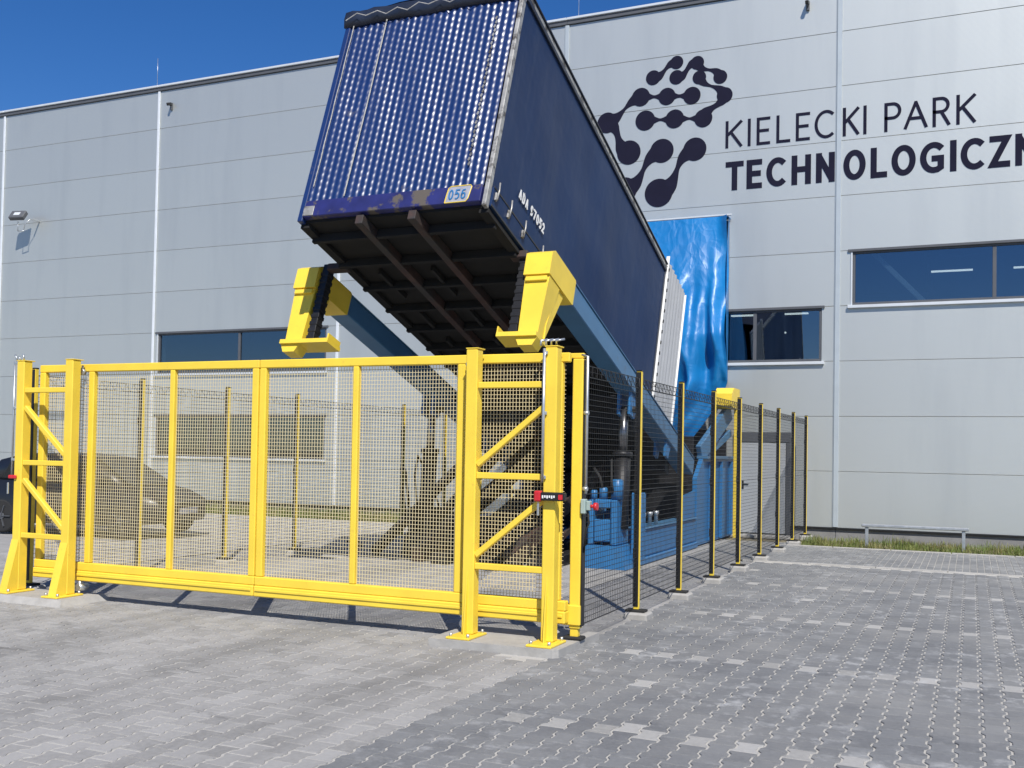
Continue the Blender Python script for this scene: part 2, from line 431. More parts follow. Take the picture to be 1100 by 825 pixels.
part('rear_wall', 'wall', hall, lambda bm: (box(bm, hx(-38.8), hx(9.56), 39.9, 40.1, -.1, 10.99), box(bm, hx(-38.8), hx(-38.6), .31, 39.8, -.1, 10.99), box(bm, hx(9.36), hx(9.56), .31, 39.8, -.1, 10.99)))
for a, b in zip(XJ, XJ[1:]):
    bx('parapet_cap', 'sill', hall, hx(a)+.003, hx(b)-.003, -.08, .5, 11.60, 11.66, .01)
    bx('parapet_underboard', 'frame_grey', hall, hx(a)+.003, hx(b)-.003, -.045, .3, 11.505, 11.597, .004)  # dark grey board directly below the parapet cap
    bx('plinth', 'plinth', hall, hx(a)+.003, hx(b)-.003, .03, .084, -.3, .175, .006)
    bx('drip_profile', 'black', hall, hx(a)+.003, hx(b)-.003, -.02, .07, .176, .212, .004)
for k, x in enumerate(XJ[1:-1]):
    left = x < -10
    bx('joint_cover', 'strip_white' if left else 'strip_grey', hall, hx(x)-(.04 if left else .05), hx(x)+(.04 if left else .05), -.03, -.001, .22, 11.50, .008)
    if not left: bx('joint_cover', 'strip_grey', hall, hx(x)-.068, hx(x)-.053, -.012, -.0012, .22, 11.50, .003)
for x in (-20.9, -8.33, -2.7):
    part('lightning_rod', 'galv', hall, lambda bm: tube(bm, [(hx(x), .1, 11.69), (hx(x), .1, 12.5)], .006, 6))

def window(x0, x1, r, mull, lamps=(), brace=None, depth=6.5):
    z0, z1 = ZJ[r]+.012, ZJ[r+1]-.012
    f = part('window', 'frame_grey', hall, lambda bm: (box(bm, hx(x0)+.004, hx(x1)-.004, .012, .10, z0, z0+.045, .004), box(bm, hx(x0)+.004, hx(x1)-.004, .012, .10, z1-.06, z1, .004),
        box(bm, hx(x0)+.004, hx(x0)+.05, .014, .10, z0+.046, z1-.061, .004), box(bm, hx(x1)-.05, hx(x1)-.004, .014, .10, z0+.046, z1-.061, .004),
        *[box(bm, hx(m)-.035, hx(m)+.035, .014, .10, z0+.046, z1-.061, .004) for m in mull]))
    xs = [x0+.05]+list(mull)+[x1-.05]
    for a, b in zip(xs, xs[1:]):
        bx('pane', 'glass', f, hx(a)+.034*(a in mull), hx(b)-.034*(b in mull), .05, .058, z0+.046, z1-.061, 0)
    bx('sill', 'sill', f, hx(x0)-.09, hx(x1)+.06, -.07, .011, z0-.075, z0-.012, .006)
    bx('reveal', 'sill', f, hx(x0)-.035, hx(x0)-.001, -.018, .012, z0-.010, z1, .003)
    bx('head_profile', 'frame_grey', f, hx(x0)-.09, hx(x1)+.06, -.035, .010, z1-.022, z1+.03, .003)
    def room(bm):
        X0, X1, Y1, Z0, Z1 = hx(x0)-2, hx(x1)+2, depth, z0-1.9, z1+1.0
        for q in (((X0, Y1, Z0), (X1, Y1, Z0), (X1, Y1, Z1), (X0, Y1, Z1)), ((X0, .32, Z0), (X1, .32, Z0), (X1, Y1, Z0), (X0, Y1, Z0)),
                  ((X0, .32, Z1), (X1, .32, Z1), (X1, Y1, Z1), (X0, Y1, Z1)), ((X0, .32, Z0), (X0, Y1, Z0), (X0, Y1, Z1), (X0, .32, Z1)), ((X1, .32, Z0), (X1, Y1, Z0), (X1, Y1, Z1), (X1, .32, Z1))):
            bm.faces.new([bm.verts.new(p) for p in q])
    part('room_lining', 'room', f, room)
    for (a, b, y, z) in lamps: bx('tube_lamp', 'tube_light', f, hx(a), hx(b), y, y+.09, z, z+.035, .004)
    if brace: part('steel_brace', 'brace', f, lambda bm: bar(bm, brace[0], brace[1], .12, .10, .004))
    return f
window(-20.52, -15.0, 3, (-17.76,), ((-16.9, -16.4, 4.6, 5.05), (-15.6, -15.2, 4.6, 4.7)))
window(-20.52, -15.0, 1, (-18.7, -16.85))
window(-5.6, -2.83, 3, (-4.2,), ((-5.56, -4.93, 4, 5.16), (-4.41, -3.67, 4, 5.16), (-4.5, -4.2, 4, 4.7)), None, 5.2)
window(-2.23, 3.0, 4, (.40,), ((-.91, .02, 5, 6.2), (-2.69, -1.83, 5, 6.19), (.9, 1.8, 5, 6.2)), ((hx(-1.90), .24, 5.90), (hx(-.80), .24, 4.72)), 6.5)
d = bx('door', 'door_grey', hall, hx(-4.52), hx(-3.52), -.05, -.004, .03, 1.93, .006)
part('handle', 'black', d, lambda bm: (bar(bm, (hx(-4.40), -.06, 1.05), (hx(-4.28), -.06, 1.05), .02, .02, .003), box(bm, hx(-4.42), hx(-4.38), -.064, -.0505, .95, 1.12, .003)))
bx('lintel', 'frame_grey', d, hx(-4.60), hx(-3.42), -.065, -.003, 1.94, 2.15, .005)
bx('jamb', 'frame_grey', d, hx(-3.51), hx(-3.42), -.06, -.003, .02, 1.935, .005)
bx('jamb', 'frame_grey', d, hx(-4.60), hx(-4.53), -.06, -.003, .02, 1.935, .005)
bx('threshold', 'concrete', d, hx(-4.7), hx(-3.3), -.5, -.07, -.05, .012, .01)

# emblem and lettering on the wall
EMB = {'A': [(-6.5, 10.01, .155), (-5.97, 10.28, .138)],
 'B': [(-5.97, 9.95, .15), (-5.51, 10.21, .14), (-5.0, 9.83, .14)],
 'C': [(-5.46, 9.88, .14), (-4.9, 9.42, .16), (-5.36, 8.97, .185), (-6.0, 9.03, .195), (-6.67, 9.07, .21)],
 'D': [(-5.62, 9.5, .18), (-6.18, 9.55, .18), (-6.78, 9.61, .195), (-7.56, 9.12, .22), (-7.04, 8.39, .255)],
 'E': [(-6.28, 8.35, .25), (-7.13, 7.55, .27)], 'F': [(-5.54, 8.31, .24), (-6.34, 7.42, .295)]}
emb = thing('wall_emblem', 'dark emblem of linked drops shaped like a tree crown on the grey wall', 'emblem', loc=(-6, W, 9))
for key, ns in EMB.items():
    def strip(bm, ns=ns, key=key):
        def slab(loop, y):
            A = [bm.verts.new((x+6, y, z-9)) for x, z in loop]; B = [bm.verts.new((x+6, -.001, z-9)) for x, z in loop]
            fs = [bm.faces.new(A)]+[bm.faces.new((A[k], A[(k+1) % len(A)], B[(k+1) % len(A)], B[k])) for k in range(len(A))]
            bmesh.ops.recalc_face_normals(bm, faces=fs)
        P = [Vector((a, c)) for a, c, r in ns]; R = [r*1.07 for a, c, r in ns]
        for k, (p, r) in enumerate(zip(P, R)): slab([(p.x+r*math.cos(t*math.pi/18), p.y+r*math.sin(t*math.pi/18)) for t in range(36)], -.0080-.0003*k)
        for k in range(len(P)-1):
            p0, p1 = P[k], P[k+1]; dv = p1-p0; L = dv.length; nrm = Vector((-dv.y, dv.x))/L
            amp = {('A', 0): .045, ('B', 0): .05, ('B', 1): .05, ('C', 0): .04, ('C', 1): -.04, ('D', 2): .04, ('D', 3): -.06, ('E', 0): .08, ('F', 0): .09}.get((key, k), 0)
            nk = .020 if amp == 0 else .030
            if key in 'EF': nk = .05
            up, lw = [], []
            n = 36
            for t in range(n+1):
                q = t/n; c = p0.lerp(p1, q)-nrm*amp*math.sin(2*math.pi*q)*min(1, 4*q*(1-q)+.2)
                f = lambda d, r: (r*1.02-nk)*max(0, 1-d/(r*2.25 if amp else r*1.7))**1.55
                wv = nk+f(q*L, R[k])+f((1-q)*L, R[k+1])
                up.append((c.x+nrm.x*wv, c.y+nrm.y*wv)); lw.append((c.x-nrm.x*wv, c.y-nrm.y*wv))
            ring = [[bm.verts.new((x+6, y, z-9)) for (x, z), y in ((u, -.0072-.0003*(k % 2)), (l, -.0072-.0003*(k % 2)), (l, -.001), (u, -.001))] for u, l in zip(up, lw)]
            fs = []
            for a, b in zip(ring, ring[1:]):
                for j in range(4): fs.append(bm.faces.new((a[j], a[(j+1) % 4], b[(j+1) % 4], b[j])))
            bmesh.ops.recalc_face_normals(bm, faces=fs)
    part('emblem_piece', 'navy_sign', emb, strip)

def arc(cx, cy, rx, ry, a0, a1, n=18): return [(cx+rx*math.cos(rad(a0+(a1-a0)*k/n)), cy+ry*math.sin(rad(a0+(a1-a0)*k/n))) for k in range(n+1)]
GL = {  # unit-box centre lines (x 0..1, y 0..1)
 'K': [[(0, 0), (0, 1)], [(1, 1), (.10, .50)], [(.26, .60), (1, 0)]], 'I': [[(.5, 0), (.5, 1)]],
 'E': [[(1, 1), (0, 1), (0, 0), (1, 0)], [(0, .52), (.88, .52)]], 'L': [[(0, 1), (0, 0), (1, 0)]],
 'C': [arc(.62, .5, .62, .5, 52, 308, 28)], 'P': [[(0, 0), (0, 1), (.45, 1)]+arc(.5, .73, .5, .27, 90, -90, 14)+[(.0, .46)]],
 'A': [[(0, 0), (.5, .97)], [(.5, .97), (1, 0)], [(.2, .36), (.8, .36)]], 'R': [[(0, 0), (0, 1), (.45, 1)]+arc(.48, .75, .46, .25, 90, -90, 14)+[(.0, .5)], [(.48, .5), (1, 0)]],
 'T': [[(0, 1), (1, 1)], [(.5, 0), (.5, 1)]], 'H': [[(0, 0), (0, 1)], [(1, 0), (1, 1)], [(0, .52), (1, .52)]], 'N': [[(0, 0), (0, 1)], [(.03, .97), (.97, .03)], [(1, 0), (1, 1)]],
 'O': [arc(.5, .5, .5, .5, 90, 450, 36)], 'G': [arc(.6, .5, .6, .5, 50, 270, 26)+[(.8, .015), (1, .10), (1, .46), (.66, .46)]], 'Z': [[(0, 1), (1, 1), (0, 0), (1, 0)]],
 'D': [[(0, 0), (0, 1), (.4, 1)]+arc(.4, .5, .6, .5, 90, -90, 14)+[(0, 0)]], '0': [arc(.5, .5, .5, .5, 90, 450, 24)],
 '5': [[(.95, 1), (.1, 1), (.05, .56), (.45, .62)]+arc(.45, .31, .52, .31, 90, -120, 14)], '6': [[(.85, .98)]+arc(.5, .55, .48, .42, 110, 180, 6)+arc(.5, .3, .48, .3, 180, 540, 22)],
 '9': [[(.15, .02)]+arc(.5, .45, .48, .42, -70, 0, 6)+arc(.5, .7, .48, .3, 0, 360, 22)], '7': [[(0, 1), (1, 1), (.35, 0)]], '2': [arc(.5, .72, .46, .28, 170, -30, 12)+[(.02, 0), (1, 0)]], '8': [arc(.5, .75, .42, .25, -90, 270, 20), arc(.5, .26, .5, .26, 90, 450, 20)]}
def glyph(bm, ch, x0, x1, z0, z1, wd, y0, th, mk=lambda x, y, z: (x, y, z)):
    w2 = wd/2
    for si, line in enumerate(GL[ch]):
        closed = len(line) > 8 and (Vector(line[0])-Vector(line[-1])).length < 1e-6
        P = [Vector((x0+w2+p[0]*(x1-x0-wd), z0+w2+p[1]*(z1-z0-wd))) for p in line]
        if not closed:   # square line ends reach the box edge
            for e, f in ((0, 1), (-1, -2)):
                dv = (P[e]-P[f]).normalized()
                P[e] = P[e]+dv*(w2 if abs(dv.x) < .02 or abs(dv.y) < .02 else w2*.55)
        n = len(P); rings = []
        for k in range(n):
            a = P[k-1] if k else (P[-2] if closed else P[0]-(P[1]-P[0])); b = P[k]; c = P[k+1] if k < n-1 else (P[1] if closed else P[-1]+(P[-1]-P[-2]))
            e1, e2 = (b-a).normalized(), (c-b).normalized()
            n1 = Vector((-e1.y, e1.x)); n2 = Vector((-e2.y, e2.x)); bi = n1+n2
            bi = bi/max(bi.dot(n1), .45) if bi.length > 1e-6 else n1
            yy = y0-th-si*.0008
            rings.append([bm.verts.new(mk(b.x+s*bi.x*w2, q, b.y+s*bi.y*w2)) for s, q in ((1, yy), (-1, yy), (-1, y0), (1, y0))])
        for a, b in zip(rings, rings[1:]):
            for k in range(4): bm.faces.new((a[k], a[(k+1) % 4], b[(k+1) % 4], b[k]))
        if not closed: bm.faces.new(rings[0]); bm.faces.new(rings[-1][::-1])
    bmesh.ops.recalc_face_normals(bm, faces=bm.faces)
L1 = [('K', -4.87, -4.505), ('I', -4.398, -4.328), ('E', -4.206, -3.922), ('L', -3.793, -3.504), ('E', -3.392, -3.105), ('C', -3.012, -2.623), ('K', -2.449, -2.12), ('I', -2.043, -1.987),
      ('P', -1.642, -1.319), ('A', -1.273, -.823), ('R', -.735, -.405), ('K', -.3, .058)]
L2 = [('T', -4.859, -4.473), ('E', -4.409, -4.083), ('C', -3.993, -3.59), ('H', -3.471, -3.076), ('N', -2.975, -2.60), ('O', -2.43, -1.994), ('L', -1.898, -1.58), ('O', -1.498, -1.042),
      ('G', -.962, -.518), ('I', -.4, -.3), ('C', -.217, .208), ('Z', .298, .664), ('N', .752, 1.14)]
sg = thing('wall_lettering', 'two lines of dark capital lettering on the grey wall, thin above bold', 'lettering', loc=(-2, W, 8))
for (ch, a, b) in L1: part('letter', 'navy_sign', sg, lambda bm: glyph(bm, ch, a+2, b+2, .255, .845, .062, -.002, .006))
for (ch, a, b) in L2: part('letter', 'navy_sign', sg, lambda bm: glyph(bm, ch, a+2, b+2, -.665, -.045, .118, -.002, .006))

# wall fittings
fl = thing('floodlight', 'small dark floodlight on a bracket high on the left wall', 'floodlight', loc=(-25.45, 21.97, 8.15))
part('bracket', 'galv', fl, lambda bm: (bar(bm, (.28, 0, .05), (.28, -.3, .05), .04, .04, .004), tube(bm, [(.28, -.3, .05), (.12, -.36, -.12), (.1, -.36, -.3)], .012), tube(bm, [(-.1, -.4, -.3), (-.1, -.4, -.02)], .012), tube(bm, [(-.1, -.4, -.3), (.12, -.36, -.3)], .012)))
hd = part('housing', 'frame_grey', fl, lambda bm: box(bm, -.24, .24, -.07, .07, -.15, .15, .02), (-.08, -.42, .15), (rad(-38), 0, rad(12)))
part('lens', 'sill', hd, lambda bm: box(bm, -.10, .10, -.078, -.0705, -.06, .06, .004))
for x, z, lab in ((-20.25, 11.06, 'small dark surveillance camera under the roof edge left of the tipped container'), (-3.17, 11.12, 'small dark surveillance camera under the roof edge above the lettering')):
    c = thing('wall_camera', lab, 'camera', 'surveillance cameras on the hall', loc=(x, 21.995, z))
    part('camera_body', 'black', c, lambda bm: (box(bm, -.035, .035, -.20, -.04, -.04, .04, .012),), (0, 0, .04), (rad(20), 0, 0))
    part('mount', 'frame_grey', c, lambda bm: (box(bm, -.035, .035, -.04, 0, -.14, .06, .006), tube(bm, [(0, -.03, -.07), (.0, -.12, .02)], .015)))

# low rail in front of the wall
rl = thing('low_rail', 'low galvanised rail on two legs in the grass by the wall', 'rail', loc=(-.94, 20.4, 0))
bx('top_rail', 'galv', rl, -.92, .92, -.06, .06, .355, .41, .012)
for s in (-1, 1): bx('leg', 'galv', rl, s*.83-.03, s*.83+.03, -.03, .03, -.06, .354, .006)

# ------------------------------------------------------------ tipped container (local: x across, y down its length, z up its height)
AL = rad(19.4); F0 = Vector((-4.89, 10.204, 4.36)); TILT = (-AL, 0, 0)
box_t = thing('cargo_container', 'dark blue container tipped up towards the hall, front end raised', 'container', loc=F0, rot=TILT)
LEN, HT, WD = 6.72, 3.0, 2.5
def front(bm):
    nx, nz = 26*8, 31*7
    x0, x1, z0, z1 = -WD+.05, -.075, .25, HT-.10
    rows = []
    for j in range(nz+1):
        row = []
        for i in range(nx+1):
            x = x0+(x1-x0)*i/nx; z = z0+(z1-z0)*j/nz
            col = i/8; a = .5-.5*math.cos(2*math.pi*col)
            k = math.floor(col); b = (.5+.5*math.cos(2*math.pi*(j/7.6+.36*k-.55*(col-k))))**.6
            h = (.0166+.0012*math.sin(k*7.3+j*.05)+.0012*math.sin(k*.9))*a*(.66+.34*b) + .006*math.sin(x*2.3+1)*math.sin(z*1.9)
            row.append(bm.verts.new((x, -.012-h, z)))
        rows.append(row)
    for j in range(nz):
        for i in range(nx):
            f = bm.faces.new((rows[j][i], rows[j][i+1], rows[j+1][i+1], rows[j+1][i])); f.smooth = True
part('front_panel', 'trailer_front', box_t, front)
def wavy_side(xs, sgn):
    def fn(bm):
        ny, nz = 60, 24; rows = []
        for j in range(nz+1):
            row = []
            for i in range(ny+1):
                y = .06+(LEN-.12)*i/ny; z = .28+(HT-.38)*j/nz
                e = math.sin(math.pi*i/ny)*math.sin(math.pi*j/nz)
                h = e*(.020*math.sin(y*2.2)+.012*math.sin(y*5.1+z*1.3)+.010*math.sin(z*4+y))
                row.append(bm.verts.new((xs+sgn*h, y, z)))
            rows.append(row)
        for j in range(nz):
            for i in range(ny):
                q = (rows[j][i], rows[j][i+1], rows[j+1][i+1], rows[j+1][i])
                f = bm.faces.new(q if sgn > 0 else q[::-1]); f.smooth = True
        # a thickness behind the sheet
        box(bm, xs-sgn*.05-.01, xs-sgn*.05+.01, .06, LEN-.06, .28, HT-.1)
    return fn
sp = part('side_panel', 'trailer_side', box_t, wavy_side(-.012, 1))
part('side_panel', 'trailer_side', box_t, wavy_side(-WD+.012, -1))
for xs in (-.036, -WD+.036):
    rs = xs > -1
    bx('corner_post', 'alu_worn' if rs else 'trailer_front', box_t, xs-(.016 if rs else .036), xs+.036, -.035, .055, -.02, HT+.02, .008)
    bx('rear_post', 'tarp_dark', box_t, xs-.035, xs+.036, LEN-.058, LEN+.02, 0, HT, .008)
    bx('top_rail', 'alu_worn', box_t, xs-.04, xs+.045, .056, LEN+.02, HT-.07, HT+.005, .008)
part('top_trim', 'tarp_dark', box_t, lambda bm: (box(bm, -.05, .018, .058, LEN, HT-.13, HT-.071, .006), box(bm, -.045, .03, .058, LEN, HT+.006, HT+.03, .006)))
br = bx('front_rail', 'tail_rail', box_t, -WD+.075, -.075, -.045, .05, .03, .25, .008)
def rail_text(bm):
    for k, ch in enumerate('056'): glyph(bm, ch, -.475+k*.078, -.475+k*.078+.062, .07, .20, .017, -.054, .0015)
part('number_plate', 'plate_dull', br, lambda bm: prism(bm, [(-.51, .035), (-.25, .035), (-.225, .07), (-.20, .225), (-.22, .245), (-.46, .245), (-.49, .22), (-.50, .15)], 'y', -.049, -.0455))
part('number_outline', 'yellow', br, lambda bm: tube(bm, [(x, -.050, z) for x, z in [(-.51, .035), (-.25, .035), (-.225, .07), (-.20, .225), (-.22, .245), (-.46, .245), (-.49, .22), (-.50, .15), (-.51, .035)]], .006, 5))
part('number', 'blue_paint', br, rail_text)
bx('corner_casting', 'alu_worn', box_t, -WD+.0755, -WD+.22, -.052, -.0455, .04, .17, .004)
# side lower rail with lashing hardware
sr_ = bx('side_rail', 'trailer_side', box_t, -.06, .02, .056, LEN, .02, .27, .01)
bx('side_rail', 'trailer_side', box_t, -WD-.02, -WD+.06, .056, LEN, .02, .27, .01)
part('rail_groove', 'black', sr_, lambda bm: (box(bm, .0205, .026, .06, LEN, .255, .275), box(bm, .0205, .027, .06, LEN, .0205, .045)))
for y in (.12, .48, .92, 1.5, 2.1, 2.9, 3.7, 4.5, 5.3, 6.1):
    part('lashing_buckle', 'alu_worn', sr_, lambda bm: (box(bm, .0205, .045, y-.02, y+.02, .12, .22, .004), tube(bm, [(.05, y, .13), (.055, y+.01, .26), (.045, y+.015, .36)], .010, 6)))
def stencil(bm):
    word = [('A', 0), ('D', 1), ('A', 2), ('9', 3.55), ('7', 4.5), ('0', 5.45), ('5', 6.4), ('2', 7.35)]
    for ch, k in word: glyph(bm, ch, .70+k*.103, .70+k*.103+.08, .535, .675, .030, 0, .0015, lambda x, y, z: (.010-y, x, z))
part('stencil_lettering', 'white', sp, stencil)
# roof cover with rolled overhang and rope lacing
def cover(bm):
    ny, nx = 40, 20; rows = []
    for j in range(ny+1):
        row = []
        for i in range(nx+1):
            x = -WD-.01+(WD+.02)*i/nx; y = -.04+(LEN+.03)*j/ny
            z = HT+.012+.13*math.sin(math.pi*i/nx)+.03*math.sin(y*4.3)*math.sin(math.pi*i/nx)+random.uniform(-.006, .006)
            row.append(bm.verts.new((x, y, z)))
        rows.append(row)
    for j in range(ny):
        for i in range(nx): bm.faces.new((rows[j][i], rows[j][i+1], rows[j+1][i+1], rows[j+1][i])).smooth = True
    # flap hanging over the front, bulging unevenly
    prof = []
    for i in range(25):
        x = -WD-.02+(WD+.05)*i/24; bulge = .05+.022*math.sin(i*1.7)+random.uniform(-.008, .008); drop = .15+.008*math.sin(i*.6+1)
        prof.append([bm.verts.new(p) for p in ((x, .05, HT+.10+.018*math.sin(i*.9)), (x, -.05-bulge*.5, HT+.06+.008*math.sin(i*2.1)), (x, -.05-bulge*.6, HT-.05), (x, -.04, HT-drop), (x, .0, HT-drop+.02))])
    for a, b in zip(prof, prof[1:]):
        for k in range(4): bm.faces.new((a[k], a[k+1], b[k+1], b[k])).smooth = True
cv = part('roof_cover', 'tarp_dark', box_t, cover)
part('lacing_rope', 'rope', cv, lambda bm: tube(bm, [(-WD+.05+(WD-.1)*k/16, -.125-.006*(k % 3), HT-.10+(.05 if k % 2 else -.02)+.015*math.sin(k)) for k in range(17)], .007, 5))
part('hanging_rope', 'rope', box_t, lambda bm: tube(bm, [(-WD+.62, -.045, HT-.14), (-WD+.62, -.042, 1.6), (-WD+.60, -.042, .27)], .008, 5))
part('hanging_rope', 'rope', box_t, lambda bm: tube(bm, [(-WD+.13+.004*math.sin(k*2), -.042, HT-.15-k*.2) for k in range(13)], .006, 5))
part('hanging_chain', 'alu_worn', box_t, lambda bm: [tube(bm, [(-.30+.012*(k % 2), -.05, HT-.4-k*.062), (-.315+.012*(k % 2), -.05, HT-.44-k*.062)], .012, 5) for k in range(34)])
# underside
bx('floor', 'under_black', box_t, -WD+.06, -.06, .05, LEN, .0, .06, 0)
for xs in (-1.62, -.92):
    bx('long_beam', 'rust_beam', box_t, xs-.05, xs+.05, -.03, LEN, -.12, -.002, .006)
for k in range(11):
    y = .3+k*.62
    for a, b in ((-WD+.02, -1.675), (-1.565, -.975), (-.865, -.02)):
        bx('cross_member', 'under_black', box_t, a, b, y, y+.06, -.11, -.003, .004)
for xs in (-WD+.06, -.06):
    bx('edge_channel', 'under_black', box_t, xs-.06, xs+.06, .06, LEN, -.06, -.0035, .004)
for k in range(5):
    bx('floor_stringer', 'under_black', box_t, -1.30, -1.25, 1.2+k*1.0, 1.9+k*1.0, -.08, -.0045, .003)
    bx('floor_stringer', 'under_black', box_t, -2.06, -2.01, 1.2+k*1.0, 1.9+k*1.0, -.08, -.0045, .003)
bx('locking_lug', 'rust_beam', box_t, -WD-.20, -WD+.10, .98, 1.10, -.10, -.005, .01)
bx('locking_lug', 'rust_beam', box_t, -.12, .10, .98, 1.10, -.10, -.005, .01)
# rear door swung straight back
def rdoor(bm):
    n = 40; y0, y1 = LEN+.06, LEN+1.30
    pr = []
    for i in range(n+1):
        y = y0+(y1-y0)*i/n; pr.append((.0+.014*math.sin(i/n*2*math.pi*7), y))
    A = [[bm.verts.new((x, y, z)) for z in (.25, 3.14)] for x, y in pr]; B = [[bm.verts.new((x-.05, y, z)) for z in (.25, 3.14)] for x, y in pr]
    for R_, fl_ in ((A, 0), (B, 1)):
        for a, b in zip(R_, R_[1:]): bm.faces.new((a[0], b[0], b[1], a[1]) if not fl_ else (a[1], b[1], b[0], a[0]))
    for i in range(n): bm.faces.new((A[i][1], A[i+1][1], B[i+1][1], B[i][1])); bm.faces.new((A[i+1][0], A[i][0], B[i][0], B[i+1][0]))
    bm.faces.new((A[0][0], A[0][1], B[0][1], B[0][0])); bm.faces.new((A[-1][1], A[-1][0], B[-1][0], B[-1][1]))
rd = part('rear_door', 'door_ribbed', box_t, rdoor)
bx('door_edge', 'white', rd, -.03, .03, LEN+.03, LEN+.058, .2, 3.2, .004)
bx('door_edge', 'white', rd, -.03, .03, LEN+1.302, LEN+1.33, .2, 3.1, .004)
for k in range(14): bx('door_bolt', 'black', rd, .031, .05, LEN+.035, LEN+.055, .3+k*.2, .36+k*.2, .003)
rd2 = part('rear_door', 'door_ribbed', box_t, rdoor, (-WD+.05, 0, 0))

# ------------------------------------------------------------ tipping platform
tip = thing('tipping_platform', 'blue hydraulic tipping platform with yellow end clamps under the raised container', 'tipper', loc=(0, 0, 0))
def T(x, u, n):
    return (x, F0.y+u*math.cos(AL)+n*math.sin(AL), F0.z-u*math.sin(AL)+n*math.cos(AL))
def tl(name, mat, parent, fn):   # a piece laid out in the tilted frame (x is world x, y length, z up)
    o = part(name, mat, parent, fn)
    if parent is tip: o.location = (0, F0.y, F0.z); o.rotation_euler = TILT
    return o
for (xi, xo, s) in ((-4.79, -4.46, 1), (-7.71, -8.04, -1)):   # inner and outer faces
    lo, hi = min(xi, xo), max(xi, xo)
    arm = tl('arm', 'arm_blue', tip, lambda bm: (box(bm, lo+.02, hi-.02, 1.60, 8.35, -.31, -.03, .012),))
    tl('arm_flange', 'arm_blue', arm, lambda bm: box(bm, lo+.005, hi-.005, 1.75, 8.3, -.029, -.012, .004))
    # sleeve with chamfered front
    tl('clamp_sleeve', 'yellow', arm, lambda bm: prism(bm, [(.98, -.06), (1.06, .0), (1.78, .0), (1.80, -.02), (1.80, -.33), (1.78, -.34), (.98, -.34)], 'x', lo, hi))
    def leg(bm):   # tapered box leg hanging from the sleeve
        c = (lo+hi)/2
        top = [(lo+.01, 1.02), (hi-.01, 1.02), (hi-.01, 1.36), (lo+.01, 1.36)]
        bot = [(lo+.035, 1.02), (hi-.05, 1.02), (hi-.05, 1.20), (lo+.035, 1.20)]
        if s < 0: bot = [(lo+.05, 1.02), (hi-.035, 1.02), (hi-.035, 1.20), (lo+.05, 1.20)]
        a = [bm.verts.new((x, y, -.345)) for x, y in top]; b = [bm.verts.new((x, y, -1.09)) for x, y in bot]
        fs = [bm.faces.new(a), bm.faces.new(b[::-1])]+[bm.faces.new((a[k], b[k], b[(k+1) % 4], a[(k+1) % 4])) for k in range(4)]
        bmesh.ops.recalc_face_normals(bm, faces=fs)
    lg = tl('clamp_leg', 'yellow', arm, leg)
    tl('clamp_rib', 'yellow', arm, lambda bm: (prism(bm, [(1.19, -1.09), (1.55, -.345), (1.36, -.345), (1.18, -.9)], 'x', (hi-.05) if s > 0 else (lo+.03), (hi-.03) if s > 0 else (lo+.05)), box(bm, lo+.03, hi-.03, .985, 1.018, -.42, -.36, .006)))
    def hook(bm):
        x0, x1 = (lo-.20, hi-.03) if s > 0 else (lo+.03, hi+.42)
        prism(bm, [(x0, .94), (x1, .94), (x1, 1.24), (x0, 1.24)], 'z', -1.15, -1.095)
        if s > 0:
            prism(bm, [(x0, .945), (x0, 1.22), (x0+.015, 1.22), (x0+.015, .945)], 'z', -1.094, -1.02)
        else:
            prism(bm, [(x1-.02, .945), (x1-.02, 1.22), (x1, 1.22), (x1, .945)], 'z', -1.094, -1.03)
        prism(bm, [(lo+.03, -1.151), (hi-.03, -1.151), (hi-.08, -1.25), (lo+.08, -1.25)], 'y', .98, 1.18)
    tl('hook_plate', 'yellow', arm, hook)
    gx = xi-.05*s if s > 0 else xi+.07
    tl('guide_bar', 'dark_steel', arm, lambda bm: (box(bm, gx-.05, gx+.05, 1.04, 1.16, -1.08, .02 if s < 0 else -.0, .006), [box(bm, gx-.058, gx+.058, 1.033, 1.167, -1.05+k*.1, -1.0+k*.1, .004) for k in range(10)]))
    # attachment lugs below the arm
    for u0, sz in ((4.75, .30), (6.75, .22)):
        tl('arm_lug', 'blue_paint', arm, lambda bm: (prism(bm, [(u0-sz*.6, -.311), (u0+sz*.7, -.311), (u0+sz*.35, -.33-sz), (u0-sz*.35, -.33-sz)], 'x', hi-.10, hi-.06), prism(bm, [(u0-sz*.6, -.311), (u0+sz*.7, -.311), (u0+sz*.35, -.33-sz), (u0-sz*.35, -.33-sz)], 'x', lo+.06, lo+.10)))
    # base rail, bearing block and cylinder on this side
    cx = (lo+hi)/2-.03*s
    rail = bx('base_rail', 'blue_paint', tip, cx-.13, cx+.13, 14.9, 18.42, .08, .50, .015)
    bx('rail_foot', 'blue_paint', rail, cx-.17, cx+.17, 14.9, 18.42, -.02, .079, .01)
    bx('rail_cap', 'arm_blue', rail, cx-.16, cx+.16, 14.95, 18.42, .501, .52, .004)
    for q in range(3):
        vv = part('rail_valve', 'galv', rail, lambda bm: tube(bm, [(cx+.05, 15.4+.35*q, .52), (cx+.05, 15.4+.35*q, .68), (cx+.05, 15.4+.35*q, .69), (cx+.05, 15.4+.35*q, .74)], [.03, .03, .045, .045], 10))
